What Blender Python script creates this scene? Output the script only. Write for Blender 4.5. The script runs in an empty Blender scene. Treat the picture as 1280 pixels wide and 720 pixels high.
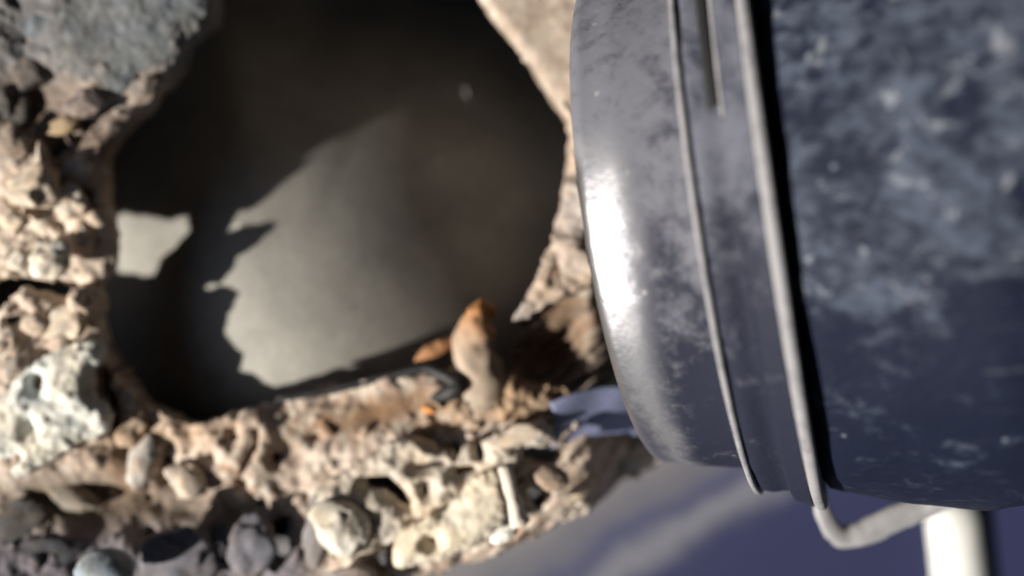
import bpy, bmesh, math, random
import numpy as np
from mathutils import Vector, Matrix

# ------------------------------------------------------------------ camera, world, sun, exposure
SC = bpy.context.scene
C = SC.collection
PX = 0.00025            # metres per picture unit at the crust's own height
H = 1351.0              # camera height above the crust, in the same units

cam_d = bpy.data.cameras.new('camera')
cam = bpy.data.objects.new('camera', cam_d)
C.objects.link(cam)
cam.location = (0, 0, H * PX)
cam.rotation_euler = (0, 0, 0)
cam_d.sensor_width = 36
cam_d.lens = 36 * H / 1280.0
cam_d.clip_start = 0.005
cam_d.clip_end = 500
cam_d.dof.use_dof = True
cam_d.dof.focus_distance = (H - 200) * PX
cam_d.dof.aperture_fstop = 2.9
SC.camera = cam

ELEV = math.radians(30)
LDIR = Vector((-0.91 * math.cos(ELEV), -0.415 * math.cos(ELEV), math.sin(ELEV))).normalized()
W = bpy.data.worlds.new('World')
SC.world = W
W.use_nodes = True
wt = W.node_tree
bgn = wt.nodes.get('Background') or wt.nodes.new('ShaderNodeBackground')
sky = wt.nodes.new('ShaderNodeTexSky')
sky.sky_type = 'NISHITA'
sky.sun_disc = False
sky.sun_elevation = ELEV
sky.sun_rotation = math.atan2(LDIR.x, LDIR.y)
wt.links.new(sky.outputs['Color'], bgn.inputs['Color'])
bgn.inputs['Strength'].default_value = 0.052
sun_d = bpy.data.lights.new('sun', 'SUN')
sun_d.energy = 4.2
sun_d.angle = math.radians(0.9)
sun_d.color = (1.0, 0.94, 0.85)
sun = bpy.data.objects.new('sun', sun_d)
C.objects.link(sun)
sun.location = LDIR * 2
sun.rotation_euler = (-LDIR).to_track_quat('-Z', 'Y').to_euler()
SC.view_settings.view_transform = 'Standard'
SC.view_settings.look = 'None'
SC.view_settings.gamma = 1
SC.view_settings.use_curve_mapping = False
SC.view_settings.exposure = 1.02

# ------------------------------------------------------------------ numpy noise
def _hash(ix, iy, iz, seed):
    n = (ix * 374761393 + iy * 668265263 + iz * 2147483647 + seed * 1274126177) & 0xFFFFFFFF
    n = ((n ^ (n >> 13)) * 1274126177) & 0xFFFFFFFF
    n = ((n ^ (n >> 15)) * 2246822519) & 0xFFFFFFFF
    return ((n ^ (n >> 16)) & 0xFFFFFF) / float(0xFFFFFF)

def vnoise(x, y, z=None, seed=0):
    x = np.asarray(x, float); y = np.asarray(y, float)
    z = np.zeros_like(x) if z is None else np.asarray(z, float)
    fx, fy, fz = np.floor(x), np.floor(y), np.floor(z)
    ix, iy, iz = fx.astype(np.int64), fy.astype(np.int64), fz.astype(np.int64)
    u, v, w = x - fx, y - fy, z - fz
    u = u*u*u*(u*(u*6-15)+10); v = v*v*v*(v*(v*6-15)+10); w = w*w*w*(w*(w*6-15)+10)
    r = 0
    for a in (0, 1):
        for b in (0, 1):
            for c in (0, 1):
                k = (u if a else 1-u) * (v if b else 1-v) * (w if c else 1-w)
                r = r + k * _hash(ix+a, iy+b, iz+c, seed)
    return r * 2 - 1

def fbm(x, y, z=None, seed=0, oct=4, gain=.5):
    r = 0; a = 1.0; s = 0; f = 1.0
    for o in range(oct):
        r = r + a * vnoise(x*f + 17.3*o, y*f - 9.1*o, None if z is None else z*f + 3.7*o, seed + o*13)
        s += a; a *= gain; f *= 2.03
    return r / s

def worley(x, y, seed=0):
    x = np.asarray(x, float); y = np.asarray(y, float)
    ix, iy = np.floor(x).astype(np.int64), np.floor(y).astype(np.int64)
    best = np.full(x.shape, 9.0); cid = np.zeros(x.shape)
    for a in (-1, 0, 1):
        for b in (-1, 0, 1):
            cx = ix + a; cy = iy + b; zz = np.zeros_like(cx)
            px = cx + _hash(cx, cy, zz, seed); py = cy + _hash(cx, cy, zz+5, seed+1)
            d = np.hypot(px - x, py - y)
            m = d < best
            cid = np.where(m, _hash(cx, cy, zz+9, seed+2), cid)
            best = np.where(m, d, best)
    return best, cid

def sstep(a, b, x):
    t = np.clip((x - a) / (b - a), 0, 1)
    return t * t * (3 - 2 * t)

def sdf_poly(P, x, y):
    """signed distance, negative inside"""
    P = np.asarray(P, float); d = np.full(x.shape, 1e18); s = np.ones(x.shape)
    n = len(P)
    for i in range(n):
        a = P[i]; b = P[i-1]
        ex, ey = b - a
        wx, wy = x - a[0], y - a[1]
        t = np.clip((wx*ex + wy*ey) / (ex*ex + ey*ey + 1e-9), 0, 1)
        bx, by = wx - ex*t, wy - ey*t
        d = np.minimum(d, bx*bx + by*by)
        c1 = y >= a[1]; c2 = y < b[1]; c3 = ex*wy > ey*wx
        flip = (c1 & c2 & c3) | (~c1 & ~c2 & ~c3)
        s = np.where(flip, -s, s)
    return s * np.sqrt(d)

def sdf_caps(cs, x, y):
    d = np.full(x.shape, 1e9)
    for (x1, y1, x2, y2, r1, r2) in cs:
        ex, ey = x2-x1, y2-y1
        t = np.clip(((x-x1)*ex + (y-y1)*ey) / (ex*ex+ey*ey+1e-9), 0, 1)
        d = np.minimum(d, np.hypot(x-x1-ex*t, y-y1-ey*t) - (r1 + (r2-r1)*t))
    return d

def smooth_poly(P, n=2):
    P = [tuple(p) for p in P]
    for _ in range(n):
        Q = []
        for i in range(len(P)):
            a = P[i]; b = P[(i+1) % len(P)]
            Q.append((a[0]*.75+b[0]*.25, a[1]*.75+b[1]*.25))
            Q.append((a[0]*.25+b[0]*.75, a[1]*.25+b[1]*.75))
        P = Q
    return P

# ------------------------------------------------------------------ object helpers
def tag(o, label=None, cat=None, group=None, kind=None):
    if label: o['label'] = label
    if cat: o['category'] = cat
    if group: o['group'] = group
    if kind: o['kind'] = kind
    return o

def link(name, me, mat=None, parent=None):
    o = bpy.data.objects.new(name, me); C.objects.link(o)
    if mat: me.materials.append(mat)
    if parent: o.parent = parent
    return o

def empty(name, loc=(0, 0, 0)):
    o = bpy.data.objects.new(name, None); C.objects.link(o)
    o.location = loc; o.empty_display_size = .01
    return o

def mesh_np(name, V, F, col=None, smooth=True):
    me = bpy.data.meshes.new(name)
    me.from_pydata([tuple(v) for v in V], [], [tuple(f) for f in F])
    if col is not None:
        at = me.color_attributes.new('Col', 'FLOAT_COLOR', 'POINT')
        c4 = np.ones((len(V), 4), np.float32); c4[:, :3] = col
        at.data.foreach_set('color', c4.ravel())
    if smooth:
        me.polygons.foreach_set('use_smooth', [True] * len(me.polygons))
    me.update()
    return me

def field(name, bounds, step, sdf, zf, cf, skirt, mat, parent=None, zmean=0.0, far=None):
    """A broken sheet of crust: kept where sdf<0, relief zf, borders turned down by skirt (with an under-cut)."""
    x0, y0, x1, y1 = bounds
    xs = np.arange(x0, x1 + step, step); ys = np.arange(y0, y1 + step, step)
    if far:                                  # coarser beyond the part in view
        xs = np.concatenate([np.arange(far[0], x0 - 1, 16.), xs]); ys = np.concatenate([np.arange(far[1], y0 - 1, 16.), ys, np.arange(ys[-1] + 16, far[2], 16.)])
    X, Y = np.meshgrid(xs, ys)
    D = sdf(X, Y)
    gy, gx = np.gradient(D, ys, xs)
    g = np.maximum(np.hypot(gx, gy), .3)
    near = np.abs(D) < step * .75
    X = np.where(near, X - D * gx / g / g, X); Y = np.where(near, Y - D * gy / g / g, Y)
    keep = (D < step * .75)
    ny, nx = X.shape
    idx = np.arange(nx*ny).reshape(ny, nx)
    q = keep[:-1, :-1] & keep[1:, :-1] & keep[1:, 1:] & keep[:-1, 1:]
    jj, ii = np.nonzero(q)
    F = np.stack([idx[jj+1, ii], idx[jj+1, ii+1], idx[jj, ii+1], idx[jj, ii]], 1)
    used = np.unique(F); remap = -np.ones(nx*ny, np.int64); remap[used] = np.arange(len(used))
    F = remap[F]
    xf, yf, df = X.ravel()[used], Y.ravel()[used], np.minimum(D.ravel()[used], 0)
    Z = zf(xf, yf, df)
    col = cf(xf, yf, Z)
    # boundary edges
    E = np.concatenate([F[:, [0, 1]], F[:, [1, 2]], F[:, [2, 3]], F[:, [3, 0]]])
    key = np.minimum(E[:, 0], E[:, 1]) * len(used) + np.maximum(E[:, 0], E[:, 1])
    _, inv, cnt = np.unique(key, return_inverse=True, return_counts=True)
    B = E[cnt[inv.ravel()] == 1]
    bv = np.unique(B); m2 = -np.ones(len(used), np.int64); m2[bv] = np.arange(len(bv))
    gxf = (gx/g).ravel()[used][bv]; gyf = (gy/g).ravel()[used][bv]
    V = [np.stack([xf, yf, Z], 1)]; cols = [col]; Fs = [F]
    bx, by, bz = xf[bv], yf[bv], Z[bv]
    sk = skirt(bx, by) if callable(skirt) else np.full(len(bv), float(skirt))
    prev = bv; base = len(used)
    rings = 5
    for r in range(1, rings + 1):
        t = r / rings
        ins = (-2.5 * (1 - (2*t-1)**2) * -1) if r < 2 else -6 * t
        nz = fbm(bx/9, by/9, bz*0 + r*1.7, 77, 2) * 4
        rx = bx + gxf * (ins + nz); ry = by + gyf * (ins + nz); rz = bz - sk * t + nz
        V.append(np.stack([rx, ry, rz], 1)); cols.append(col[bv] * (.9 + .2*vnoise(bx/7, by/7, bx*0 + r, 5))[:, None])
        cur = base + (r-1) * len(bv)
        a, b = B[:, 0], B[:, 1]
        if r == 1:
            Fs.append(np.stack([b, a, cur + m2[a], cur + m2[b]], 1))
        else:
            p = cur - len(bv)
            Fs.append(np.stack([p + m2[b], p + m2[a], cur + m2[a], cur + m2[b]], 1))
    V = np.concatenate(V); col = np.concatenate(cols); F = np.concatenate(Fs)
    k = (H - zmean) / H
    wv = np.stack([(V[:, 0]-640)*k, (360-V[:, 1])*k, V[:, 2]], 1) * PX
    me = mesh_np(name, wv, F, np.clip(col, .005, .9))
    return link(name, me, mat, parent)

def P3(x, y, z):
    """point at height z (units) standing where picture position (x, y) looks"""
    k = (H - z) / H
    return Vector(((x-640)*k*PX, (360-y)*k*PX, z*PX))

_ico = {}
def ico(n):
    if n not in _ico:
        bm = bmesh.new(); bmesh.ops.create_icosphere(bm, subdivisions=n, radius=1)
        bm.verts.ensure_lookup_table()
        _ico[n] = (np.array([v.co[:] for v in bm.verts]), [[v.index for v in f.verts] for f in bm.faces])
        bm.free()
    return _ico[n]

def lump(name, x, y, z, rx, ry, rz, rot, col, mat, parent=None, seed=1, amp=.28, n=4, facet=.5, tint=.18):
    """an irregular broken fragment"""
    V, F = ico(n)
    V = V.copy(); s = seed * 7.13
    d = fbm(V[:, 0]*1.1+s, V[:, 1]*1.1-s, V[:, 2]*1.1+s*.5, seed, 2) * amp * 1.3
    d = d + fbm(V[:, 0]*3.2+s, V[:, 1]*3.2, V[:, 2]*3.2-s, seed+3, 3) * amp * .5
    rnd = random.Random(seed)
    Q = V * (1 + d)[:, None]
    for _ in range(7):                      # a few broken flats
        nn = np.array([rnd.uniform(-1, 1) for _ in range(3)]); nn /= np.linalg.norm(nn) + 1e-6
        lim = rnd.uniform(.62, .95)
        over = np.maximum(Q @ nn - lim, 0) * facet
        Q = Q - over[:, None] * nn[None, :]
    Q = Q + V * (fbm(V[:, 0]*9+s, V[:, 1]*9, V[:, 2]*9, seed+8, 2) * .045)[:, None]
    Q = Q * np.array([rx, ry, rz])
    c, sn = math.cos(math.radians(rot)), math.sin(math.radians(rot))
    R = np.array([[c, -sn, 0], [sn, c, 0], [0, 0, 1]])
    Q = Q @ R.T
    cl = np.array(col)[None, :] * (1 + tint*2*fbm(V[:, 0]*2.3+s, V[:, 1]*2.3, V[:, 2]*2.3, seed+21, 3))[:, None]
    warm = fbm(V[:, 0]*1.7-s, V[:, 1]*1.7, V[:, 2]*1.7, seed+31, 2)[:, None]
    cl = cl * (1 + warm * np.array([[.12, 0, -.15]]))
    me = mesh_np(name, Q * PX, F, np.clip(cl, .01, .85))
    o = link(name, me, mat, parent)
    o.location = P3(x, y, z)
    return o

def tube(name, pts, mat, parent=None, seg=10, col=None, seed=0, amp=0.0, flat=1.0, sub=6):
    """tapered strand through (x,y,z,r) picture points"""
    P = [np.array(p, float) for p in pts]
    path = []
    for i in range(len(P)-1):
        p0 = P[max(i-1, 0)]; p1 = P[i]; p2 = P[i+1]; p3 = P[min(i+2, len(P)-1)]
        for k in range(sub):
            t = k/sub
            path.append(.5*((2*p1)+(-p0+p2)*t+(2*p0-5*p1+4*p2-p3)*t*t+(-p0+3*p1-3*p2+p3)*t**3))
    path.append(P[-1]); path = np.array(path)
    pts3 = np.array([P3(*p[:3])[:] for p in path]) / PX
    T = np.gradient(pts3, axis=0); T /= np.linalg.norm(T, axis=1)[:, None] + 1e-9
    V = []; F = []; cl = []
    n = len(path)
    for i in range(n):
        t = T[i]; u = np.cross(t, [0, 0, 1.0]); u /= np.linalg.norm(u) + 1e-9; w = np.cross(u, t)
        r = path[i, 3]
        if i == 0 or i == n-1: r *= .55
        for k in range(seg):
            a = 2*math.pi*k/seg
            V.append(pts3[i] + u*math.cos(a)*r + w*math.sin(a)*r*flat)
            if col is not None: cl.append(col(i/(n-1)) if callable(col) else col)
        if i:
            for k in range(seg):
                a0 = (i-1)*seg; b0 = i*seg; k2 = (k+1) % seg
                F.append((a0+k, a0+k2, b0+k2, b0+k))
    F.append(tuple(range(seg))[::-1]); F.append(tuple(range((n-1)*seg, n*seg)))
    V = np.array(V)
    if amp:
        dv = np.stack([fbm(V[:, 0]/14, V[:, 1]/14, V[:, 2]/14, seed+q, 3) for q in range(3)], 1) * amp
        V = V + dv
    c0 = V.mean(0)
    me = mesh_np(name, (V - c0) * PX, F, np.array(cl) if col is not None else None)
    o = link(name, me, mat, parent); o.location = Vector(c0 * PX)
    return o

# ------------------------------------------------------------------ materials
def new_mat(name):
    m = bpy.data.materials.new(name); m.use_nodes = True
    nt = m.node_tree; b = nt.nodes['Principled BSDF']
    return m, nt, b

def N(nt, t, **kw):
    n = nt.nodes.new(t)
    for k, v in kw.items():
        if k in n.inputs: n.inputs[k].default_value = v
        else: setattr(n, k, v)
    return n

def mineral(name, rough=.85, grain=.25, bump=.3, spec=.25, scale=1.0):
    """colour of the mineral itself per vertex, with procedural mottling and grain"""
    m, nt, b = new_mat(name); L = nt.links.new
    at = N(nt, 'ShaderNodeAttribute', attribute_name='Col')
    tc = N(nt, 'ShaderNodeTexCoord')
    n1 = N(nt, 'ShaderNodeTexNoise', Scale=260*scale, Detail=6, Roughness=.65)
    n2 = N(nt, 'ShaderNodeTexNoise', Scale=1100*scale, Detail=4, Roughness=.6)
    L(tc.outputs['Object'], n1.inputs['Vector']); L(tc.outputs['Object'], n2.inputs['Vector'])
    mr = N(nt, 'ShaderNodeMapRange'); L(n1.outputs['Fac'], mr.inputs['Value'])
    mr.inputs['From Min'].default_value = .3; mr.inputs['From Max'].default_value = .7
    mr.inputs['To Min'].default_value = 1-grain; mr.inputs['To Max'].default_value = 1+grain
    mx = N(nt, 'ShaderNodeVectorMath', operation='SCALE')
    L(at.outputs['Color'], mx.inputs[0]); L(mr.outputs['Result'], mx.inputs['Scale'])
    L(mx.outputs[0], b.inputs['Base Color'])
    b.inputs['Roughness'].default_value = rough
    b.inputs['Specular IOR Level'].default_value = spec
    ad = N(nt, 'ShaderNodeMath', operation='MULTIPLY_ADD'); L(n2.outputs['Fac'], ad.inputs[0]); ad.inputs[1].default_value = .45; L(n1.outputs['Fac'], ad.inputs[2])
    bp = N(nt, 'ShaderNodeBump', Strength=bump, Distance=.0012); L(ad.outputs[0], bp.inputs['Height']); L(bp.outputs['Normal'], b.inputs['Normal'])
    return m

M_CRUST = mineral('crumbly_mortar')
M_STONE = mineral('broken_stone', rough=.8, grain=.18, bump=.3)
M_PALE = mineral('pale_plaster', rough=.75, grain=.12, bump=.3)

def mat_tank():
    m, nt, b = new_mat('grey_enamel'); L = nt.links.new
    tc = N(nt, 'ShaderNodeTexCoord')
    n1 = N(nt, 'ShaderNodeTexNoise', Scale=38, Detail=6, Roughness=.62)
    n2 = N(nt, 'ShaderNodeTexNoise', Scale=700, Detail=3, Roughness=.6)
    L(tc.outputs['Object'], n1.inputs['Vector']); L(tc.outputs['Object'], n2.inputs['Vector'])
    cr = N(nt, 'ShaderNodeValToRGB')
    cr.color_ramp.elements[0].position = .3; cr.color_ramp.elements[0].color = (.225, .217, .198, 1)
    cr.color_ramp.elements[1].position = .72; cr.color_ramp.elements[1].color = (.36, .347, .31, 1)
    L(n1.outputs['Fac'], cr.inputs['Fac'])
    mr = N(nt, 'ShaderNodeMapRange'); L(n2.outputs['Fac'], mr.inputs['Value'])
    mr.inputs['From Min'].default_value = .3; mr.inputs['From Max'].default_value = .7
    mr.inputs['To Min'].default_value = .86; mr.inputs['To Max'].default_value = 1.1
    mx = N(nt, 'ShaderNodeVectorMath', operation='SCALE')
    L(cr.outputs['Color'], mx.inputs[0]); L(mr.outputs['Result'], mx.inputs['Scale'])
    L(mx.outputs[0], b.inputs['Base Color'])
    n3 = N(nt, 'ShaderNodeTexNoise', Scale=95, Detail=7, Roughness=.75, Distortion=.6); L(tc.outputs['Object'], n3.inputs['Vector'])
    st = N(nt, 'ShaderNodeMapRange', interpolation_type='SMOOTHSTEP'); L(n3.outputs['Fac'], st.inputs['Value'])
    st.inputs['From Min'].default_value = .56; st.inputs['From Max'].default_value = .72; st.inputs['To Max'].default_value = .45
    ms = N(nt, 'ShaderNodeMix', data_type='RGBA'); L(st.outputs['Result'], ms.inputs[0]); L(mx.outputs[0], ms.inputs[6]); ms.inputs[7].default_value = (.20, .175, .14, 1)
    vo = N(nt, 'ShaderNodeTexVoronoi', Scale=60); L(tc.outputs['Object'], vo.inputs['Vector'])
    sc_ = N(nt, 'ShaderNodeSeparateColor'); L(vo.outputs['Color'], sc_.inputs[0])
    g1 = N(nt, 'ShaderNodeMath', operation='GREATER_THAN'); L(sc_.outputs[0], g1.inputs[0]); g1.inputs[1].default_value = .82
    g2 = N(nt, 'ShaderNodeMapRange'); L(vo.outputs['Distance'], g2.inputs['Value']); g2.inputs['From Min'].default_value = .11; g2.inputs['From Max'].default_value = .05
    g3 = N(nt, 'ShaderNodeMath', operation='MULTIPLY'); L(g1.outputs[0], g3.inputs[0]); L(g2.outputs['Result'], g3.inputs[1])
    mn = N(nt, 'ShaderNodeMix', data_type='RGBA'); L(g3.outputs[0], mn.inputs[0]); L(ms.outputs[2], mn.inputs[6]); mn.inputs[7].default_value = (.62, .60, .54, 1)
    L(mn.outputs[2], b.inputs['Base Color'])
    b.inputs['Roughness'].default_value = .62; b.inputs['Specular IOR Level'].default_value = .25
    bp = N(nt, 'ShaderNodeBump', Strength=.15, Distance=.0006); L(n2.outputs['Fac'], bp.inputs['Height']); L(bp.outputs['Normal'], b.inputs['Normal'])
    return m
M_TANK = mat_tank()

def mat_pipe(name, base, dust, cover, y_edge=None, stretch=1.0, rough=.42, metallic=.55, fine=260, bare=None, width=.36, mix=.55, bigs=48, flecks=False):
    """weathered metal; settled dust in blotches drawn out along the pipe (local X)"""
    m, nt, b = new_mat(name); L = nt.links.new
    tc = N(nt, 'ShaderNodeTexCoord')
    mp = N(nt, 'ShaderNodeMapping'); mp.inputs['Scale'].default_value = (1/stretch, 1, 1)
    L(tc.outputs['Object'], mp.inputs['Vector'])
    big = N(nt, 'ShaderNodeTexNoise', Scale=bigs, Detail=7, Roughness=.66, Distortion=.15)
    med = N(nt, 'ShaderNodeTexNoise', Scale=fine, Detail=5, Roughness=.7, Distortion=.4)
    spk = N(nt, 'ShaderNodeTexVoronoi', Scale=170)
    for n in (big, med): L(mp.outputs['Vector'], n.inputs['Vector'])
    L(tc.outputs['Object'], spk.inputs['Vector'])
    s = N(nt, 'ShaderNodeMath', operation='MULTIPLY_ADD'); L(med.outputs['Fac'], s.inputs[0]); s.inputs[1].default_value = mix; L(big.outputs['Fac'], s.inputs[2])
    last = s.outputs[0]
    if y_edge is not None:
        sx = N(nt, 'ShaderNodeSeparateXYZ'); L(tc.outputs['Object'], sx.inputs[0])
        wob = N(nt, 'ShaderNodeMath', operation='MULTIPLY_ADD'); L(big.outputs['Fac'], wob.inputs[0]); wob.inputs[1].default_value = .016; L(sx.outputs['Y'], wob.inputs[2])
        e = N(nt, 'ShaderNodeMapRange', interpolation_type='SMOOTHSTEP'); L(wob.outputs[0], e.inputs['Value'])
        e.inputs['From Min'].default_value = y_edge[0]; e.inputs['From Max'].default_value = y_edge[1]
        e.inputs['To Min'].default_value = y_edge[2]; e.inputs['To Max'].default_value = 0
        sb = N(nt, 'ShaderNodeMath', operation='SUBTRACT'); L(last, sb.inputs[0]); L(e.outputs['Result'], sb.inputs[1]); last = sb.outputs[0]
    mr = N(nt, 'ShaderNodeMapRange', interpolation_type='SMOOTHSTEP'); L(last, mr.inputs['Value'])
    mr.inputs['From Min'].default_value = cover - width*.45; mr.inputs['From Max'].default_value = cover + width*.55
    mixc = N(nt, 'ShaderNodeMix', data_type='RGBA')
    L(mr.outputs['Result'], mixc.inputs[0]); mixc.inputs[6].default_value = (*base, 1); mixc.inputs[7].default_value = (*dust, 1)
    # sparse pale grit
    sp = N(nt, 'ShaderNodeMapRange'); L(spk.outputs['Distance'], sp.inputs['Value'])
    sp.inputs['From Min'].default_value = .16; sp.inputs['From Max'].default_value = .06
    gate = N(nt, 'ShaderNodeMath', operation='GREATER_THAN'); sxc = N(nt, 'ShaderNodeSeparateColor'); L(spk.outputs['Color'], sxc.inputs[0]); L(sxc.outputs[0], gate.inputs[0]); gate.inputs[1].default_value = .86
    ml = N(nt, 'ShaderNodeMath', operation='MULTIPLY'); L(sp.outputs['Result'], ml.inputs[0]); L(gate.outputs[0], ml.inputs[1])
    mixg = N(nt, 'ShaderNodeMix', data_type='RGBA'); L(ml.outputs[0], mixg.inputs[0]); L(mixc.outputs[2], mixg.inputs[6]); mixg.inputs[7].default_value = (dust[0]*1.7, dust[1]*1.65, dust[2]*1.5, 1)
    colour = mixg.outputs[2]
    if flecks:                               # clumps of paler grit caught on the dusty side, and fine scratches along the pipe
        fn = N(nt, 'ShaderNodeTexNoise', Scale=150, Detail=4, Roughness=.55, Distortion=.8); L(tc.outputs['Object'], fn.inputs['Vector'])
        fs = N(nt, 'ShaderNodeMath', operation='MULTIPLY_ADD'); L(big.outputs['Fac'], fs.inputs[0]); fs.inputs[1].default_value = .35; L(fn.outputs['Fac'], fs.inputs[2])
        f2 = N(nt, 'ShaderNodeMath', operation='SUBTRACT'); L(fs.outputs[0], f2.inputs[0]); L(e.outputs['Result'], f2.inputs[1])
        fr = N(nt, 'ShaderNodeMapRange', interpolation_type='SMOOTHSTEP'); L(f2.outputs[0], fr.inputs['Value']); fr.inputs['From Min'].default_value = .76; fr.inputs['From Max'].default_value = .88; fr.inputs['To Max'].default_value = .8
        mf = N(nt, 'ShaderNodeMix', data_type='RGBA'); L(fr.outputs['Result'], mf.inputs[0]); L(colour, mf.inputs[6]); mf.inputs[7].default_value = (.20, .215, .245, 1); colour = mf.outputs[2]
        sm = N(nt, 'ShaderNodeMapping'); sm.inputs['Scale'].default_value = (.06, 1, 1); L(tc.outputs['Object'], sm.inputs['Vector'])
        sn = N(nt, 'ShaderNodeTexNoise', Scale=420, Detail=3, Roughness=.6); L(sm.outputs['Vector'], sn.inputs['Vector'])
        sr = N(nt, 'ShaderNodeMapRange', interpolation_type='SMOOTHSTEP'); L(sn.outputs['Fac'], sr.inputs['Value']); sr.inputs['From Min'].default_value = .62; sr.inputs['From Max'].default_value = .78; sr.inputs['To Max'].default_value = .30
        mg = N(nt, 'ShaderNodeMix', data_type='RGBA'); L(sr.outputs['Result'], mg.inputs[0]); L(colour, mg.inputs[6]); mg.inputs[7].default_value = (.12, .125, .145, 1); colour = mg.outputs[2]
    rr = N(nt, 'ShaderNodeMapRange'); L(mr.outputs['Result'], rr.inputs['Value']); rr.inputs['To Min'].default_value = rough; rr.inputs['To Max'].default_value = .8
    rough_o = rr.outputs['Result']
    mm = N(nt, 'ShaderNodeMapRange'); L(mr.outputs['Result'], mm.inputs['Value']); mm.inputs['To Min'].default_value = metallic; mm.inputs['To Max'].default_value = .05
    metal_o = mm.outputs['Result']
    if bare:                                 # bare scuffed metal at the mouth, brightened and bounded to make its highlight
        sxb = N(nt, 'ShaderNodeSeparateXYZ'); L(tc.outputs['Object'], sxb.inputs[0])
        wb = N(nt, 'ShaderNodeMath', operation='MULTIPLY_ADD'); L(s.outputs[0], wb.inputs[0]); wb.inputs[1].default_value = .012; L(sxb.outputs['X'], wb.inputs[2])
        fb = N(nt, 'ShaderNodeMapRange', interpolation_type='SMOOTHSTEP'); L(wb.outputs[0], fb.inputs['Value'])
        fb.inputs['From Min'].default_value = bare[0] + .011; fb.inputs['From Max'].default_value = bare[1] + .009
        yb = N(nt, 'ShaderNodeMapRange', interpolation_type='SMOOTHSTEP'); L(sxb.outputs['Y'], yb.inputs['Value'])
        yb.inputs['From Min'].default_value = .020; yb.inputs['From Max'].default_value = .006
        fm = N(nt, 'ShaderNodeMath', operation='MULTIPLY'); L(fb.outputs['Result'], fm.inputs[0]); L(yb.outputs['Result'], fm.inputs[1])
        fb = fm; 
        mc = N(nt, 'ShaderNodeMix', data_type='RGBA'); L(fb.outputs[0], mc.inputs[0]); L(colour, mc.inputs[6]); mc.inputs[7].default_value = (.34, .34, .36, 1); colour = mc.outputs[2]
        m1 = N(nt, 'ShaderNodeMix', data_type='FLOAT'); L(fb.outputs[0], m1.inputs[0]); L(rough_o, m1.inputs[2]); m1.inputs[3].default_value = .40; rough_o = m1.outputs[0]
        m2 = N(nt, 'ShaderNodeMix', data_type='FLOAT'); L(fb.outputs[0], m2.inputs[0]); L(metal_o, m2.inputs[2]); m2.inputs[3].default_value = .95; metal_o = m2.outputs[0]; calmf = fb.outputs[0]
    L(colour, b.inputs['Base Color']); L(rough_o, b.inputs['Roughness']); L(metal_o, b.inputs['Metallic'])
    b.inputs['Specular IOR Level'].default_value = .12
    bp = N(nt, 'ShaderNodeBump', Strength=.5 if not bare else .22, Distance=.0012); L(last, bp.inputs['Height']); L(bp.outputs['Normal'], b.inputs['Normal'])
    return m

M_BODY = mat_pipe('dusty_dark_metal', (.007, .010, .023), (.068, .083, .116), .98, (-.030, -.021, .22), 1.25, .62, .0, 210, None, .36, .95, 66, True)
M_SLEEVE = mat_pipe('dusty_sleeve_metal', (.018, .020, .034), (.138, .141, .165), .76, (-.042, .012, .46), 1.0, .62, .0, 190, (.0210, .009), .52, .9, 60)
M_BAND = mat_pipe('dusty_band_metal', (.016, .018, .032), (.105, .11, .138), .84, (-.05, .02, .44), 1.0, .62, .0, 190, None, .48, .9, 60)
M_RIM = mat_pipe('worn_rim_metal', (.13, .13, .15), (.27, .265, .28), .62, None, 1.0, .45, .3)

def simple(name, col, rough=.5, metallic=0, var=.25, scale=120, spec=.4):
    m, nt, b = new_mat(name); L = nt.links.new
    tc = N(nt, 'ShaderNodeTexCoord'); n1 = N(nt, 'ShaderNodeTexNoise', Scale=scale, Detail=5, Roughness=.6)
    L(tc.outputs['Object'], n1.inputs['Vector'])
    cr = N(nt, 'ShaderNodeValToRGB')
    cr.color_ramp.elements[0].position = .3; cr.color_ramp.elements[0].color = (*[c*(1-var) for c in col], 1)
    cr.color_ramp.elements[1].position = .7; cr.color_ramp.elements[1].color = (*[c*(1+var) for c in col], 1)
    L(n1.outputs['Fac'], cr.inputs['Fac']); L(cr.outputs['Color'], b.inputs['Base Color'])
    b.inputs['Roughness'].default_value = rough; b.inputs['Metallic'].default_value = metallic; b.inputs['Specular IOR Level'].default_value = spec
    bp = N(nt, 'ShaderNodeBump', Strength=.2, Distance=.0006); L(n1.outputs['Fac'], bp.inputs['Height']); L(bp.outputs['Normal'], b.inputs['Normal'])
    return m
M_ORANGE = mineral('waxy_orange', rough=.6, grain=.1, bump=.12)
M_ORANGE.node_tree.nodes['Principled BSDF'].inputs['Subsurface Weight'].default_value = .5
M_ORANGE.node_tree.nodes['Principled BSDF'].inputs['Subsurface Scale'].default_value = .004
M_GAP = simple('gap_shade_strip', (.012, .012, .013), .6)  # black of the rim's shadow strip, shared with the pipe slot
M_POST = simple('white_plastic', (.62, .62, .60), .45, 0, .14, 90)
M_BLUE = simple('blue_film', (.15, .167, .265), .5, 0, .35, 70)
M_HOOK = simple('pale_bent_metal', (.52, .51, .52), .38, .55, .15)

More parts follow.
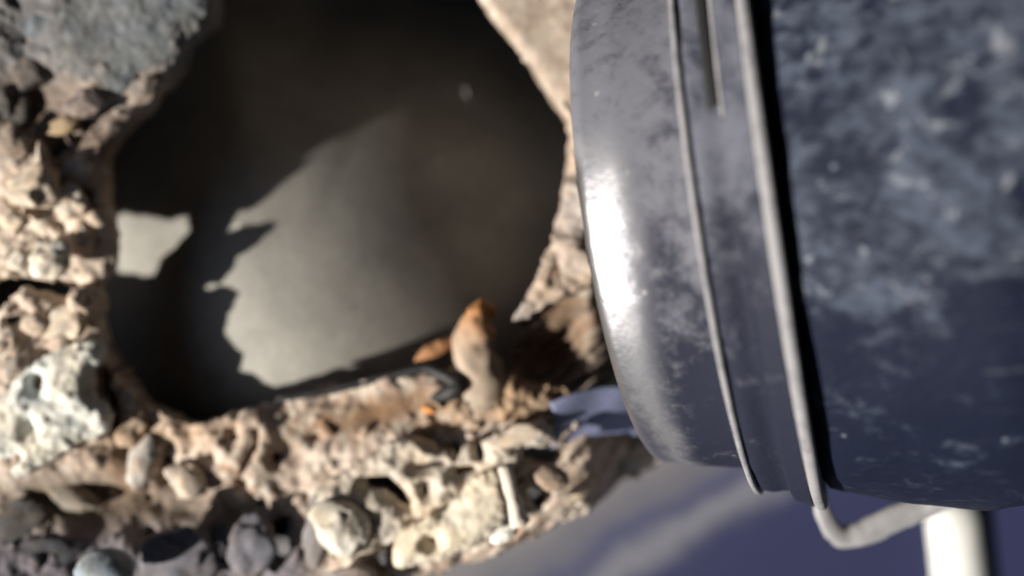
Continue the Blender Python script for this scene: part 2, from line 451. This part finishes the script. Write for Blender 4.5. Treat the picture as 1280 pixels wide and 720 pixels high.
def mat_floor():
    m, nt, b = new_mat('navy_floor'); L = nt.links.new
    tc = N(nt, 'ShaderNodeTexCoord')
    n1 = N(nt, 'ShaderNodeTexNoise', Scale=26, Detail=5, Roughness=.6); L(tc.outputs['Object'], n1.inputs['Vector'])
    # bands along the crust's foot: dust, and the pale sheen of light painted in
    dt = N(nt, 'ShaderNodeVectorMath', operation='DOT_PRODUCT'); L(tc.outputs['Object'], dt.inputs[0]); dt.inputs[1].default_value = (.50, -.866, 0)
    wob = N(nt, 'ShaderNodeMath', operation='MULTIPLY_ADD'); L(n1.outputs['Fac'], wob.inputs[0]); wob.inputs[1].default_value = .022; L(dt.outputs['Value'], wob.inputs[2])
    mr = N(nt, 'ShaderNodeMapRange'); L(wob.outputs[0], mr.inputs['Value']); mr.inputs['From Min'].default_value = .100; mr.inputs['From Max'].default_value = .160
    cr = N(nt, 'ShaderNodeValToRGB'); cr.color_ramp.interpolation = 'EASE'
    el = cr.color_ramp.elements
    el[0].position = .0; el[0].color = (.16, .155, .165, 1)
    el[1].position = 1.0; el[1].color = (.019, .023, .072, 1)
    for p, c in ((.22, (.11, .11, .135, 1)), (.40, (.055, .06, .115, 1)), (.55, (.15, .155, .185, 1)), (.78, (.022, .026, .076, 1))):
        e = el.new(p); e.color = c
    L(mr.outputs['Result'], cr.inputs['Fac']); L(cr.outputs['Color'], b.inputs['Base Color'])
    b.inputs['Roughness'].default_value = .6
    return m
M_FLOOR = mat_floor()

# ------------------------------------------------------------------ setting: the floor under everything
ZG = -430
bm = bmesh.new()
for v in ((-60, -60), (60, -60), (60, 60), (-60, 60)): bm.verts.new((v[0], v[1], 0))
bm.faces.new(bm.verts)
me = bpy.data.meshes.new('ground'); bm.to_mesh(me); bm.free()
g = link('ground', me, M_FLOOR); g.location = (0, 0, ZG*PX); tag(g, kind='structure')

# added unseen dark panels blocking the sky except on the low sun's side
M_BLOCKER = simple('blocker_board', (.045, .04, .035), .9)
def box(name, x0, y0, z0, x1, y1, z1, mat, parent=None):
    bm = bmesh.new(); bmesh.ops.create_cube(bm, size=1)
    for v in bm.verts: v.co = (x0 if v.co.x < 0 else x1, y0 if v.co.y < 0 else y1, z0 if v.co.z < 0 else z1)
    me = bpy.data.meshes.new(name); bm.to_mesh(me); bm.free()
    return link(name, me, mat, parent)
tag(box('sky_blocker', -.51, -1.5, .55, 2.6, 2.4, .58, M_BLOCKER), kind='structure')

tag(box('side_blocker', -1.54, -2.4, -.2, -1.5, 2.4, .72, M_BLOCKER), kind='structure')
tag(box('side_blocker', -1.54, 2.4, -.2, 2.6, 2.44, .58, M_BLOCKER), kind='structure')
tag(box('side_blocker', 2.6, -2.4, -.2, 2.64, 2.4, .58, M_BLOCKER), kind='structure')

# ------------------------------------------------------------------ the crumbling wall with its hole
TAN = np.array((.47, .375, .31)); CREAM = np.array((.60, .52, .445)); WHITE = np.array((.66, .64, .56))
RUST = np.array((.34, .16, .06)); BROWN = np.array((.15, .095, .055)); GREY = np.array((.17, .175, .18)); MAUVE = np.array((.21, .19, .215))

HOLE = [(262, -70), (268, 8), (246, 40), (214, 76), (190, 108), (160, 140), (136, 174), (127, 215), (126, 258), (136, 280), (140, 322), (133, 346), (124, 352),
        (123, 400), (125, 448), (150, 480), (180, 505), (208, 519), (236, 531), (270, 524), (310, 511), (350, 501), (400, 489), (450, 480), (500, 468), (540, 462),
        (570, 482), (610, 486), (636, 462), (650, 430), (654, 396), (668, 366), (692, 320), (702, 260), (713, 200), (715, 152), (690, 110), (660, 66), (626, 25), (602, -10), (570, -70)]
OUT = [(-1100, -900), (770, -900), (775, 100), (790, 330), (800, 470), (850, 520), (950, 560), (925, 590), (868, 606), (806, 626), (756, 642), (706, 664), (660, 686), (610, 705), (560, 716), (520, 722),
       (480, 760), (420, 830), (-1100, 830)]
PITS = [(40, 476, 40, 484, 8, 7), (-130, 398, -36, 392, 42, 38), (-36, 390, 30, 353, 34, 8), (36, 353, 84, 364, 8, 9), (84, 364, 98, 356, 9, 5),   # the long crack on the left
        (67, 186, 76, 180, 12, 9), (160, 92, 164, 86, 8, 4),
        (462, 606, 482, 606, 9, 10), (482, 606, 506, 628, 10, 8), (474, 684, 477, 706, 7, 6), (322, 552, 302, 592, 4, 4), (298, 602, 302, 606, 5, 5),
        (206, 578, 202, 600, 7, 6), (290, 546, 293, 547, 5, 5), (594, 558, 600, 570, 6, 8), (570, 564, 571, 570, 6, 6), (662, 565, 690, 572, 10, 8), (672, 618, 674, 628, 9, 8),
        (132, 470, 136, 490, 7, 9), (140, 500, 144, 530, 8, 8), (264, 668, 266, 704, 8, 9), (346, 662, 352, 686, 11, 13), (20, 400, 26, 396, 8, 7), (530, 612, 532, 616, 4, 5), (524, 585, 550, 580, 3, 4)]
HOLE_S = smooth_poly(HOLE, 1); OUT_S = smooth_poly(OUT, 1)

_pr = random.Random(12)
PITS += [(a, b, a + _pr.uniform(-6, 6), b + _pr.uniform(-4, 4), _pr.uniform(2.2, 4), _pr.uniform(2, 4.5)) for a, b in ((_pr.uniform(150, 690), _pr.uniform(520, 690)) for _ in range(34))]
PITS += [(a, b, a + 5, b + 2, 3, 3) for a, b in ((30, 390), (72, 280), (20, 250), (108, 240), (60, 440), (96, 150))]

def crust_sdf(x, y):
    n = fbm(x/22, y/22, None, 3, 3)*5 + fbm(x/7, y/7, None, 9, 2)*1.8
    calm = np.maximum(sstep(300, 380, x) * sstep(440, 420, y) * .6, sstep(170, 140, x)*.75)
    d = np.maximum(sdf_poly(OUT_S, x, y) + n*1.6, -(sdf_poly(HOLE_S, x, y) + n*(1-calm)*.8))
    return np.maximum(d, -(sdf_caps(PITS, x, y) + fbm(x/10, y/10, None, 31, 2)*4))

def gauss(x, y, cx, cy, rx, ry, rot=0):
    c, s = math.cos(math.radians(rot)), math.sin(math.radians(rot))
    u = (x-cx)*c + (y-cy)*s; v = -(x-cx)*s + (y-cy)*c
    return np.exp(-(u/rx)**2 - (v/ry)**2)

def crust_z(x, y, d):
    z = 10*sstep(130, 0, x)
    z = z + 17*fbm(x/95, y/95, None, 40, 2)
    w, cid = worley(x/34 + .3*fbm(x/30, y/30, None, 2, 2), y/30, 5)
    z = z + (1-np.clip(w, 0, 1)**1.6) * (2 + 7*cid)
    w2, c2 = worley(x/13 + .3*vnoise(x/9, y/9, None, 8), y/12, 15)
    z = z + (1-np.clip(w2, 0, 1)**1.5) * (.5 + 2*c2)
    z = z + 5*fbm(x/20, y/20, None, 51, 3, .5)
    # fibrous grain in the sunken corner beside the pipe, running up to the right
    s = (x*.80 - y*.60); t = (x*.60 + y*.80)
    grain = fbm(s/90, t/9, None, 61, 4, .6)
    m = sstep(560, 650, x) * sstep(330, 400, y)
    z = z*(1-.75*m) + m*grain*18
    z = z - 62*gauss(x, y, 705, 440, 75, 62, -35)
    fl = sstep(560, 600, x) * sstep(420, 370, y)
    z = z*(1-.72*fl) - 34*fl
    # smooth brown hollow under the rim
    hol = gauss(x, y, 470, 520, 110, 22, -14)
    z = z*(1-.6*hol) - 20*hol
    z = z - 14*gauss(x, y, 440, 492, 130, 16, -12)
    # dark valley across the lower left
    val = gauss(x, y, 150, 632, 200, 34, 4)
    z = z*(1-.5*val) - 32*val
    z = z - 40*gauss(x, y, 30, 120, 60, 55) - 14*gauss(x, y, 170, 120, 90, 90)
    # towards the pipe the crust drops away; bottom bank falls to the floor
    z = z - 75*sstep(700, 870, x)*sstep(430, 560, y) - 70*sstep(735, 800, x)
    z = z - 70*sstep(0, 90, (x-560)*.45 + (y-690)*.9)
    z = z + 8*np.sin(np.clip(-d/14, 0, 1)*math.pi/2) - 8
    return z

def crust_col(x, y, z):
    n1 = fbm(x/60, y/60, None, 70, 4, .55); n2 = fbm(x/26, y/26, None, 80, 4, .6); n3 = fbm(x/11, y/11, None, 90, 3, .6)
    c = np.tile(TAN, (len(x), 1))
    def mix(col, f):
        nonlocal c
        f = np.clip(f, 0, 1)[:, None]; c = c*(1-f) + np.asarray(col)[None, :]*f
    mix(CREAM, sstep(.0, .35, n2)*.8)
    mix(RUST*.9, sstep(.12, .45, n1)*.5)
    mix(BROWN, sstep(.1, .4, -n2)*.35)
    mix(WHITE, sstep(.22, .4, n3)*.55)
    # left shoulder: pale, warm, its stronger light painted in; upper left: darker grey brown
    mix((.64, .54, .44), gauss(x, y, 60, 310, 100, 80)*.75)
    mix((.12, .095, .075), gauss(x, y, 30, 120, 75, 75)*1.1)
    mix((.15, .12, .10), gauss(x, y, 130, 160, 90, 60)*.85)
    mix((.15, .145, .145), sstep(120, 70, y)*sstep(320, 250, x))
    # rim under the hole: warm
    mix((.42, .27, .15), gauss(x, y, 230, 540, 110, 30, 4)*.5)
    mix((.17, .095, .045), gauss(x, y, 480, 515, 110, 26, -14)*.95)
    mix((.12, .075, .045), gauss(x, y, 690, 440, 85, 75, -30)*1.0)  # shadow of the recess beside the pipe, painted brown
    mix((.14, .11, .085), gauss(x, y, 130, 635, 220, 42, 5)*1.1)  # shadow across the lower left, painted dark brown
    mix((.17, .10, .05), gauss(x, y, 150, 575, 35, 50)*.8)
    mix(MAUVE*.7, sstep(640, 690, y)*sstep(420, 360, x))
    mix((.42, .36, .30), gauss(x, y, 560, 600, 150, 55, -12)*.5)
    mix((.36, .31, .26), gauss(x, y, 790, 580, 90, 40, -25)*.8)
    mix((.30, .24, .19), sstep(590, 640, x)*sstep(330, 280, y)*.7)
    return c

wall = empty('crumbling_wall')
tag(wall, 'crumbly tan and grey wall crust broken open around one big dark hole', 'wall')
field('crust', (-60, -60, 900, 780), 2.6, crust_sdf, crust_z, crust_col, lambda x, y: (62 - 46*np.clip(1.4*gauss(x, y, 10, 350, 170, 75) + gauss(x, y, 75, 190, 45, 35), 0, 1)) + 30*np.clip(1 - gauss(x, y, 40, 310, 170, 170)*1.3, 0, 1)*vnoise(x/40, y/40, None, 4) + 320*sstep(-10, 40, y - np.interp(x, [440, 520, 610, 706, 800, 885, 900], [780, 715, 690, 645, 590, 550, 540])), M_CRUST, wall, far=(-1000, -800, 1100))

def sheet(name, outline, z0, skirt, colour, mat, holes=(), relief=10, tilt=(0, 0), seed=1, step=2.6, rag=4, parent=wall, dome=14, grit=4, tint=.25):
    Ps = smooth_poly(outline, 1); A = np.array(outline); cx, cy = A.mean(0)
    def sdf(x, y):
        d = sdf_poly(Ps, x, y) + fbm(x/14, y/14, None, seed, 3)*rag + fbm(x/5, y/5, None, seed+4, 2)*rag*.35
        if holes: d = np.maximum(d, -(sdf_caps(holes, x, y) + fbm(x/8, y/8, None, seed+9, 2)*1.0))
        return d
    def zf(x, y, d):
        w, cid = worley(x/20 + .3*fbm(x/20, y/20, None, seed, 2), y/18, seed+2)
        return (z0 + tilt[0]*(x-cx) + tilt[1]*(y-cy) + relief*fbm(x/34, y/34, None, seed+1, 3) + (1-np.clip(w, 0, 1)**1.6)*relief*.7*cid
                + grit*fbm(x/9, y/9, None, seed+6, 3, .6) + dome*(np.sin(np.clip(-d/22, 0, 1)*math.pi/2) - 1))
    def cf(x, y, z):
        k = 1 + tint*fbm(x/22, y/22, None, seed+3, 4, .6) + tint*.5*fbm(x/7, y/7, None, seed+13, 2)
        wm = fbm(x/40, y/40, None, seed+23, 2)[:, None]
        return np.array(colour)[None, :] * k[:, None] * (1 + wm*np.array([[.10, 0, -.12]]))
    lo = A.min(0) - 10; hi = A.max(0) + 10
    return field(name, (lo[0], lo[1], hi[0], hi[1]), step, sdf, zf, cf, skirt, mat, parent, zmean=z0)

sheet('grey_slab', [(-120, -120), (270, -120), (262, 6), (240, 42), (205, 76), (170, 86), (154, 112), (128, 116), (104, 104), (84, 84), (60, 72), (58, 42), (20, 44), (-120, 52)],
      12, 26, (.125, .13, .132), M_STONE, relief=4, seed=11, dome=8, grit=1.3, tint=.3)['label'] = 'flat bluish grey slab'
sheet('white_chunk', [(-40, 545), (0, 490), (30, 462), (66, 436), (100, 428), (126, 428), (122, 452), (108, 468), (110, 494), (134, 516), (132, 540), (108, 548), (84, 560), (56, 580), (18, 598), (6, 590), (20, 570), (-40, 580)],
      36, 34, (.60, .585, .52), M_PALE, holes=[(40, 476, 40, 484, 8, 7), (34, 534, 35, 537, 3, 3)], relief=5, seed=21, rag=3.5, grit=2.5, tint=.14)['label'] = 'white porous chunk'
sheet('pale_mortar', [(392, 640), (398, 612), (440, 588), (496, 548), (528, 548), (560, 572), (600, 552), (640, 534), (692, 528), (690, 556), (654, 562), (640, 582), (612, 588), (580, 612), (556, 640), (520, 650), (486, 680), (468, 700), (428, 704), (402, 690), (388, 664)],
      30, 34, (.47, .41, .34), M_CRUST, holes=[(462, 606, 482, 606, 9, 10), (482, 606, 506, 628, 10, 8), (596, 556, 600, 572, 5, 7), (570, 562, 571, 568, 5, 5), (531, 611, 532, 616, 4, 4.5), (522, 586, 552, 580, 2.5, 3.5), (572, 592, 590, 588, 5, 5)], relief=7, seed=31, tint=.26, grit=2.5)
sheet('cream_block', [(488, 700), (496, 676), (530, 650), (560, 640), (580, 612), (612, 590), (636, 594), (640, 640), (628, 664), (600, 684), (560, 700), (520, 712), (494, 714)],
      46, 60, (.62, .54, .42), M_PALE, holes=[(539, 679, 541, 680, 3.5, 3.5)], relief=3, seed=41, dome=16, grit=1.0, tint=.12)['label'] = 'smooth cream block'
sheet('torn_flap', [(700, 120), (722, 140), (735, 180), (752, 250), (758, 330), (742, 350), (716, 364), (690, 376), (664, 392), (640, 404), (642, 396), (664, 364), (680, 330), (692, 300), (702, 256), (712, 205), (714, 160)],
      6, 7, (.37, .30, .25), M_PALE, holes=[(700, 330, 690, 352, 2.5, 2)], relief=9, seed=51, rag=2.5, dome=6, grit=2)['label'] = 'thin torn tan flap'
sheet('rim_lip', [(548, 470), (572, 458), (600, 448), (640, 470), (680, 486), (716, 486), (700, 510), (650, 530), (600, 545), (540, 556), (500, 548), (520, 520), (545, 500)],
      -6, 30, (.30, .21, .14), M_CRUST, relief=12, seed=61, rag=4, dome=12)

rnd = random.Random(5)
STONES = [ # x, y, z, rx, ry, rz, rot, colour, material
    (60, 324, 34, 26, 20, 16, 15, (.66, .63, .54), M_PALE), (28, 326, 30, 15, 13, 12, 0, (.60, .54, .45), M_PALE), (84, 250, 14, 26, 18, 14, -10, (.50, .44, .35), M_STONE),
    (38, 236, 34, 30, 24, 18, 20, (.46, .38, .28), M_STONE), (104, 300, 6, 15, 20, 12, 10, (.48, .36, .26), M_STONE), (98, 208, 4, 20, 15, 12, 30, (.36, .32, .27), M_STONE),
    (16, 274, 32, 17, 13, 12, 0, (.55, .46, .34), M_STONE), (88, 400, 24, 26, 20, 14, 30, (.50, .42, .31), M_STONE), (50, 404, 26, 18, 15, 12, 0, (.42, .34, .26), M_STONE),
    (110, 376, 26, 22, 20, 38, 0, (.48, .38, .29), M_STONE), (112, 396, 8, 10, 16, 10, 0, (.5, .40, .30), M_STONE), (14, 430, 24, 22, 16, 14, 40, (.30, .25, .2), M_STONE), (82, 156, 12, 17, 10, 10, 15, (.30, .22, .13), M_STONE),
    (52, 198, 18, 8, 19, 9, 8, (.34, .31, .26), M_STONE), (20, 178, 14, 17, 20, 12, -20, (.19, .15, .12), M_STONE), (110, 130, 14, 24, 17, 12, 20, (.20, .165, .15), M_STONE),
    (40, 90, 0, 26, 20, 14, 30, (.10, .085, .075), M_STONE), (12, 130, -6, 22, 24, 16, 0, (.09, .08, .07), M_STONE), (180, 110, 6, 22, 13, 10, 40, (.21, .17, .14), M_STONE),
    (182, 578, 10, 18, 30, 14, -22, (.40, .36, .31), M_STONE), (164, 540, 8, 20, 15, 12, 40, (.36, .26, .18), M_STONE), (234, 600, 12, 24, 22, 14, 0, (.48, .40, .31), M_STONE),
    
    
    
    
    (222, 700, 60, 46, 38, 26, 10, (.22, .21, .235), M_STONE), (312, 690, 46, 26, 40, 20, 0, (.23, .215, .235), M_STONE), (398, 668, 40, 16, 40, 16, -6, (.32, .30, .30), M_STONE),
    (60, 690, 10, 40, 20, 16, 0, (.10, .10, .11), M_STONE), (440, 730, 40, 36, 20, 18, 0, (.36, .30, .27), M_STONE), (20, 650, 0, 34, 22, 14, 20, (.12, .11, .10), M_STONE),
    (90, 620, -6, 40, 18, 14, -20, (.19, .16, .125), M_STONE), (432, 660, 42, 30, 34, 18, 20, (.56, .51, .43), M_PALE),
    (650, 544, 34, 26, 11, 9, 16, (.40, .34, .27), M_STONE), (760, 560, -70, 30, 16, 14, 20, (.34, .27, .22), M_STONE), (800, 570, -95, 34, 14, 12, 24, (.36, .33, .30), M_STONE),
    (720, 610, -10, 28, 12, 11, 28, (.42, .32, .22), M_STONE), (745, 585, -50, 20, 11, 10, 30, (.30, .24, .21), M_STONE),
    
    
]
for i, (x, y, z, rx, ry, rz, rot, col, mt) in enumerate(STONES):
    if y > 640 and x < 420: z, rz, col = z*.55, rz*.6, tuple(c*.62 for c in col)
    if y < 640 and min(col) > .18: col = tuple(.6*a + .4*b for a, b in zip(col, (.52, .42, .345)))
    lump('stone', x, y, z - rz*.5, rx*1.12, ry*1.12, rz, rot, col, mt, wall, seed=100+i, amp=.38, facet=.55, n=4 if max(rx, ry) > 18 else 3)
# small crumbs scattered over the crust, each its own piece
for i in range(100):
    for _ in range(60):
        x = rnd.uniform(0, 860); y = rnd.uniform(110, 715)
        a = np.array([x]); b = np.array([y])
        if crust_sdf(a, b)[0] < -9 and not (620 < x and 330 < y < 520): break
    z = crust_z(a, b, np.array([-20.]))[0]
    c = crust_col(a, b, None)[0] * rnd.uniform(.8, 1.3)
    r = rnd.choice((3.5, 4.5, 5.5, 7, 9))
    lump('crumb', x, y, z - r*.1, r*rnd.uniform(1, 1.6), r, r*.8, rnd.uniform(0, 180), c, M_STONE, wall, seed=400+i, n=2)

# ------------------------------------------------------------------ the smooth grey vessel seen through the hole
def vessel_drop(r, p):
    """how far the vessel's wall has fallen at distance r from its crown in direction p: slopes shaped to make the light fall off"""
    deg = math.degrees(p) % 360
    T = math.radians(float(np.interp(deg, [0, 24, 60, 75, 90, 106, 150, 200, 330, 360], [37, 35, 42, 46, 42, 29, 25, 28, 38, 37])))  # slope limit per direction, set for how sunlight fades over the wall
    n = 24; d = 0.0
    for k in range(n):
        a = T*math.tanh((k+.5)/n*r/(285*T)); d += math.tan(a)*r/n
    return d

def dome():
    cx, cy, top = 345, 415, -54
    nu, nv = 144, 60
    V = [(0, 0, 0)]; F = []
    for j in range(1, nv+1):
        r = 640*(j/nv)**1.15
        for i in range(nu):
            p = 2*math.pi*i/nu
            lim = 300 + 500*float(sstep(-.45, .2, np.array(math.sin(p))))
            q = r if r < lim else lim + (r-lim)*.08
            V.append((q*math.cos(p), q*math.sin(p), -vessel_drop(r, p)))
    for i in range(nu): F.append((0, 1+i, 1+(i+1) % nu))
    for j in range(nv-1):
        for i in range(nu):
            i2 = (i+1) % nu; o0 = 1+j*nu
            F.append((o0+i, o0+nu+i, o0+nu+i2, o0+i2))
    me = mesh_np('grey_vessel', np.array(V)*PX, F)
    o = link('grey_vessel', me, M_TANK)
    o.location = ((cx-640)*PX, (360-cy)*PX, top*PX)
    # the faint pressed ring on its far flank and a tiny pale nick low on the lit side
    zt = -200.
    for _ in range(6):
        q = P3(612, 118, zt) / PX; dx, dy = q.x-(cx-640), q.y-(360-cy); rr = math.hypot(dx, dy); pp = math.atan2(dy, dx)
        zt = top - vessel_drop(rr, pp)
    sl = -(vessel_drop(rr+4, pp) - vessel_drop(rr-4, pp))/8
    nrm = Vector((-sl*dx/rr, -sl*dy/rr, 1)).normalized()
    Vt = []; Ft = []; n1, n2 = 48, 8
    for i in range(n1):
        for k in range(n2):
            a = 2*math.pi*i/n1; b2 = 2*math.pi*k/n2; w = 36 + 5*math.cos(b2)
            Vt.append((w*math.cos(a), w*math.sin(a), 1.0*math.sin(b2)))
            Ft.append((i*n2+k, ((i+1) % n1)*n2+k, ((i+1) % n1)*n2+(k+1) % n2, i*n2+(k+1) % n2))
    ring = link('pressed_ring', mesh_np('pressed_ring', np.array(Vt)*PX, Ft), M_TANK, o)
    ring.rotation_euler = nrm.to_track_quat('Z', 'Y').to_euler()
    ring.location = (dx*PX, dy*PX, (zt-top)*PX)
    return tag(o, 'smooth grey rounded vessel half in shadow, seen through the hole in the crust', 'vessel')
dome()

# ------------------------------------------------------------------ the big metal pipe on the right
AX = Vector((1, .14, .29)).normalized()
YA = Vector((0, 1, 0)); YA = (YA - AX*YA.dot(AX)).normalized()
ZA = AX.cross(YA)
pipe = empty('metal_pipe')
tag(pipe, 'large dusty dark metal pipe with raised collar rims on the right side', 'pipe')
PO = Vector((132, 82, 0))                  # centre of its left mouth
PM = Matrix((AX, YA, ZA)).transposed().to_4x4(); PM.translation = PO * PX
pipe.matrix_world = PM

def lathe(name, prof, mat, parent, seg=160, a0=0, a1=2*math.pi, wob=0.0, seed=1):
    """prof: list of (along, radius) in units about local X"""
    full = abs(a1-a0-2*math.pi) < 1e-6
    n = seg if full else seg+1
    V = []; F = []
    for j, (s, r) in enumerate(prof):
        for i in range(n):
            a = a0 + (a1-a0)*i/seg
            V.append((s, r*math.cos(a), r*math.sin(a)))
    V = np.array(V)
    if wob:
        k = wob*fbm(V[:, 0]/60, V[:, 1]/60, V[:, 2]/60, seed, 3)
        rr = np.hypot(V[:, 1], V[:, 2]); V[:, 1] *= 1+k/rr; V[:, 2] *= 1+k/rr
    for j in range(len(prof)-1):
        for i in range(seg):
            i2 = (i+1) % n if full else i+1
            F.append((j*n+i, j*n+i2, (j+1)*n+i2, (j+1)*n+i))
    me = mesh_np(name, V*PX, F)
    return link(name, me, mat, parent)

def rounded(s0, s1, r, e, ns=8, inner=None, lead=5, tail=5):
    """profile of a tube wall from s0 to s1 with rounded ends of radius e"""
    p = []
    if inner: p.append((s0+e, inner))
    for k in range(lead+1):
        a = math.pi/2*k/lead
        p.append((s0+e-e*math.cos(a), r-e+e*math.sin(a)))
    for k in range(1, ns): p.append((s0+e+(s1-s0-2*e)*k/ns, r))
    for k in range(tail+1):
        a = math.pi/2*k/tail
        p.append((s1-e+e*math.sin(a), r-e+e*math.cos(a)))
    if inner: p.append((s1-e, inner))
    return p

lip = [(56, 230), (22, 266)] + [(34-19*math.cos(a), 281+19*math.sin(a)) for a in [math.pi*(-.12+.58*k/12) for k in range(13)]] + [(46, 302.5), (54, 305.5)]
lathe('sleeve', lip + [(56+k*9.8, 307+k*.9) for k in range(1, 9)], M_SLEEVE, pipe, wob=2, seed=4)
lathe('ridge', rounded(129, 136, 345, 3.4, inner=300), M_RIM, pipe, wob=1.5, seed=5)
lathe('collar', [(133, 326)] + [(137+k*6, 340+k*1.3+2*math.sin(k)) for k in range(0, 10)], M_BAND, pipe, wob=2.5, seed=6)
lathe('ridge', [(193, 330), (193, 364), (195, 367), (199, 368.5), (203, 368), (205, 366), (206, 361), (206, 300)], M_RIM, pipe, wob=2, seed=7)
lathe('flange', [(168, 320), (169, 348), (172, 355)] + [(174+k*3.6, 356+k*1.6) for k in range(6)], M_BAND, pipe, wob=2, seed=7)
lathe('slot', [(156, 330), (156, 350), (168, 351), (168, 330)], M_GAP, pipe, seg=40, a0=math.radians(44), a1=math.radians(80))
lathe('edge_strip', [(167, 338), (167.5, 353), (171, 355), (173, 345)], M_RIM, pipe, seg=40, a0=math.radians(46), a1=math.radians(82))
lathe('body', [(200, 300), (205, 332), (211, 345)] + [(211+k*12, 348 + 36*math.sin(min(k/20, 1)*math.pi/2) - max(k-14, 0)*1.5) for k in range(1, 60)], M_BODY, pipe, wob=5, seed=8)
# ------------------------------------------------------------------ bent strap end under the pipe and what stands below
tube('strap_hook', [(1020, 570, 60, 8), (1024, 610, 30, 9), (1032, 648, 10, 11), (1054, 670, 0, 15), (1088, 662, 0, 17), (1125, 645, 5, 17), (1165, 630, 10, 14), (1215, 614, 30, 10), (1250, 600, 50, 6)], M_HOOK, None, seg=12, amp=2.5, flat=.45)
hk = bpy.data.objects['strap_hook']; hk.parent = pipe; hk.matrix_parent_inverse = PM.inverted(); hk['label'] = 'pale bent strap end'

def white_tube():
    prof = [(0, 0), (30, 0), (46, 5), (54, 16), (55, 40), (55, 400), (50, 404), (0, 404)]
    V = []; F = []; n = 48
    for r, h in prof:
        for i in range(n):
            a = 2*math.pi*i/n; V.append((r*math.cos(a), -h, r*math.sin(a)))
    for j in range(len(prof)-1):
        for i in range(n):
            i2 = (i+1) % n; F.append((j*n+i, j*n+i2, (j+1)*n+i2, (j+1)*n+i))
    me = mesh_np('white_tube', np.array(V)*PX, F)
    o = link('white_tube', me, M_POST); p = P3(1184, 618, ZG-26); o.location = p; o.rotation_euler = (0, 0, math.radians(6))
    return tag(o, 'white rounded tube lying on the navy floor below the pipe at the lower right', 'tube')
white_tube()

# ------------------------------------------------------------------ loose things
o = lump('orange_lump', 598, 396, 0, 1, 1, 1, 0, RUST, M_STONE); bpy.data.objects.remove(o)
def oc(t):
    a = np.array((.35, .28, .215)); b = np.array((.40, .19, .07)); k = float(sstep(.35, .8, np.array(t)))
    return a*(1-k)+b*k
o = tube('orange_lump', [(608, 500, -34, 40), (598, 468, -18, 32), (589, 436, -6, 25), (595, 408, -2, 21), (601, 388, -2, 17), (604, 374, -4, 9)], M_ORANGE, None, seg=20, col=oc, seed=3, amp=8)
tag(o, 'orange brown finger shaped lump standing up at the lower right of the hole', 'lump')
o = tube('rusty_flake', [(520, 452, -22, 6), (536, 440, -18, 9), (556, 430, -18, 9), (568, 424, -20, 4)], M_STONE, None, seg=10, col=(.30, .15, .07), seed=6, amp=4)
tag(o, 'small rust orange flake on the hole rim left of the orange lump', 'flake')
o = lump('orange_bead', 537, 511, 10, 11, 7, 7, 0, (.55, .24, .08), M_STONE, None, seed=71, amp=.12, n=3)
tag(o, 'tiny bright orange bead beside the hooked end of the black shadow gap strip', 'bead')
o = tube('gap_shade_strip', [(345, 498, -14, 4), (400, 490, -14, 5.5), (450, 479, -12, 6), (500, 467, -10, 7), (530, 460, -6, 7.5), (552, 467, 0, 8), (572, 480, 8, 11), (562, 491, 4, 11), (540, 499, 0, 6)], M_GAP, None, seg=8, seed=2, amp=2)  # black strip in place of the thin shadow gap at the rim
tag(o, 'black hooked strip standing in for the shadow gap along the lower rim of the hole', 'shade_strip')
o = tube('white_rod', [(630, 582, 66, 9), (637, 605, 72, 8), (643, 630, 72, 9), (652, 656, 66, 12)], M_PALE, None, seg=14, col=(.56, .50, .43), seed=9, amp=3)
tag(o, 'short pale bone like rod lying across the end of the cream block', 'rod')
o = lump('white_pebble', 630, 668, 62, 18, 10, 10, 25, (.74, .71, .63), M_PALE, None, seed=81, amp=.15, n=4)
tag(o, 'small white pebble at the lower end of the pale rod', 'pebble')
o = lump('brown_pebble', 684, 597, 52, 29, 16, 15, -4, (.30, .23, .18), M_PALE, None, seed=82, amp=.1, n=4, facet=.2)
tag(o, 'smooth round brown pebble right of the pale rod', 'pebble')
o = lump('grey_pebble', 131, 712, 70, 34, 26, 22, 0, (.24, .27, .29), M_PALE, None, seed=83, amp=.1, n=4, facet=.2)
tag(o, 'rounded bluish grey pebble at the bottom left edge', 'pebble')

def film():
    # a curled scrap of blue film tucked under the pipe
    V = []; F = []; nu, nv = 26, 20
    for j in range(nv+1):
        for i in range(nu+1):
            u, v = i/nu, j/nv
            x = 686 + 125*u + 10*math.sin(v*3); y = 512 - 40*math.sin(u*1.7+.2) + v*60 + 14*u
            z = 20 - 45*u + 14*math.sin(u*3.1)*(1-v) + 8*math.sin(u*9+v*4)*.4 - 20*v
            V.append(P3(x, y, z)[:])
    n = nu+1
    for j in range(nv):
        for i in range(nu): F.append((j*n+i, (j+1)*n+i, (j+1)*n+i+1, j*n+i+1))
    V = np.array(V); c0 = V.mean(0)
    o = link('blue_film', mesh_np('blue_film', V-c0, F), M_BLUE); o.location = Vector(c0)
    s = o.modifiers.new('thickness', 'SOLIDIFY'); s.thickness = .0006
    return tag(o, 'scrap of blue film tucked under the lower left end of the pipe', 'film')
film()
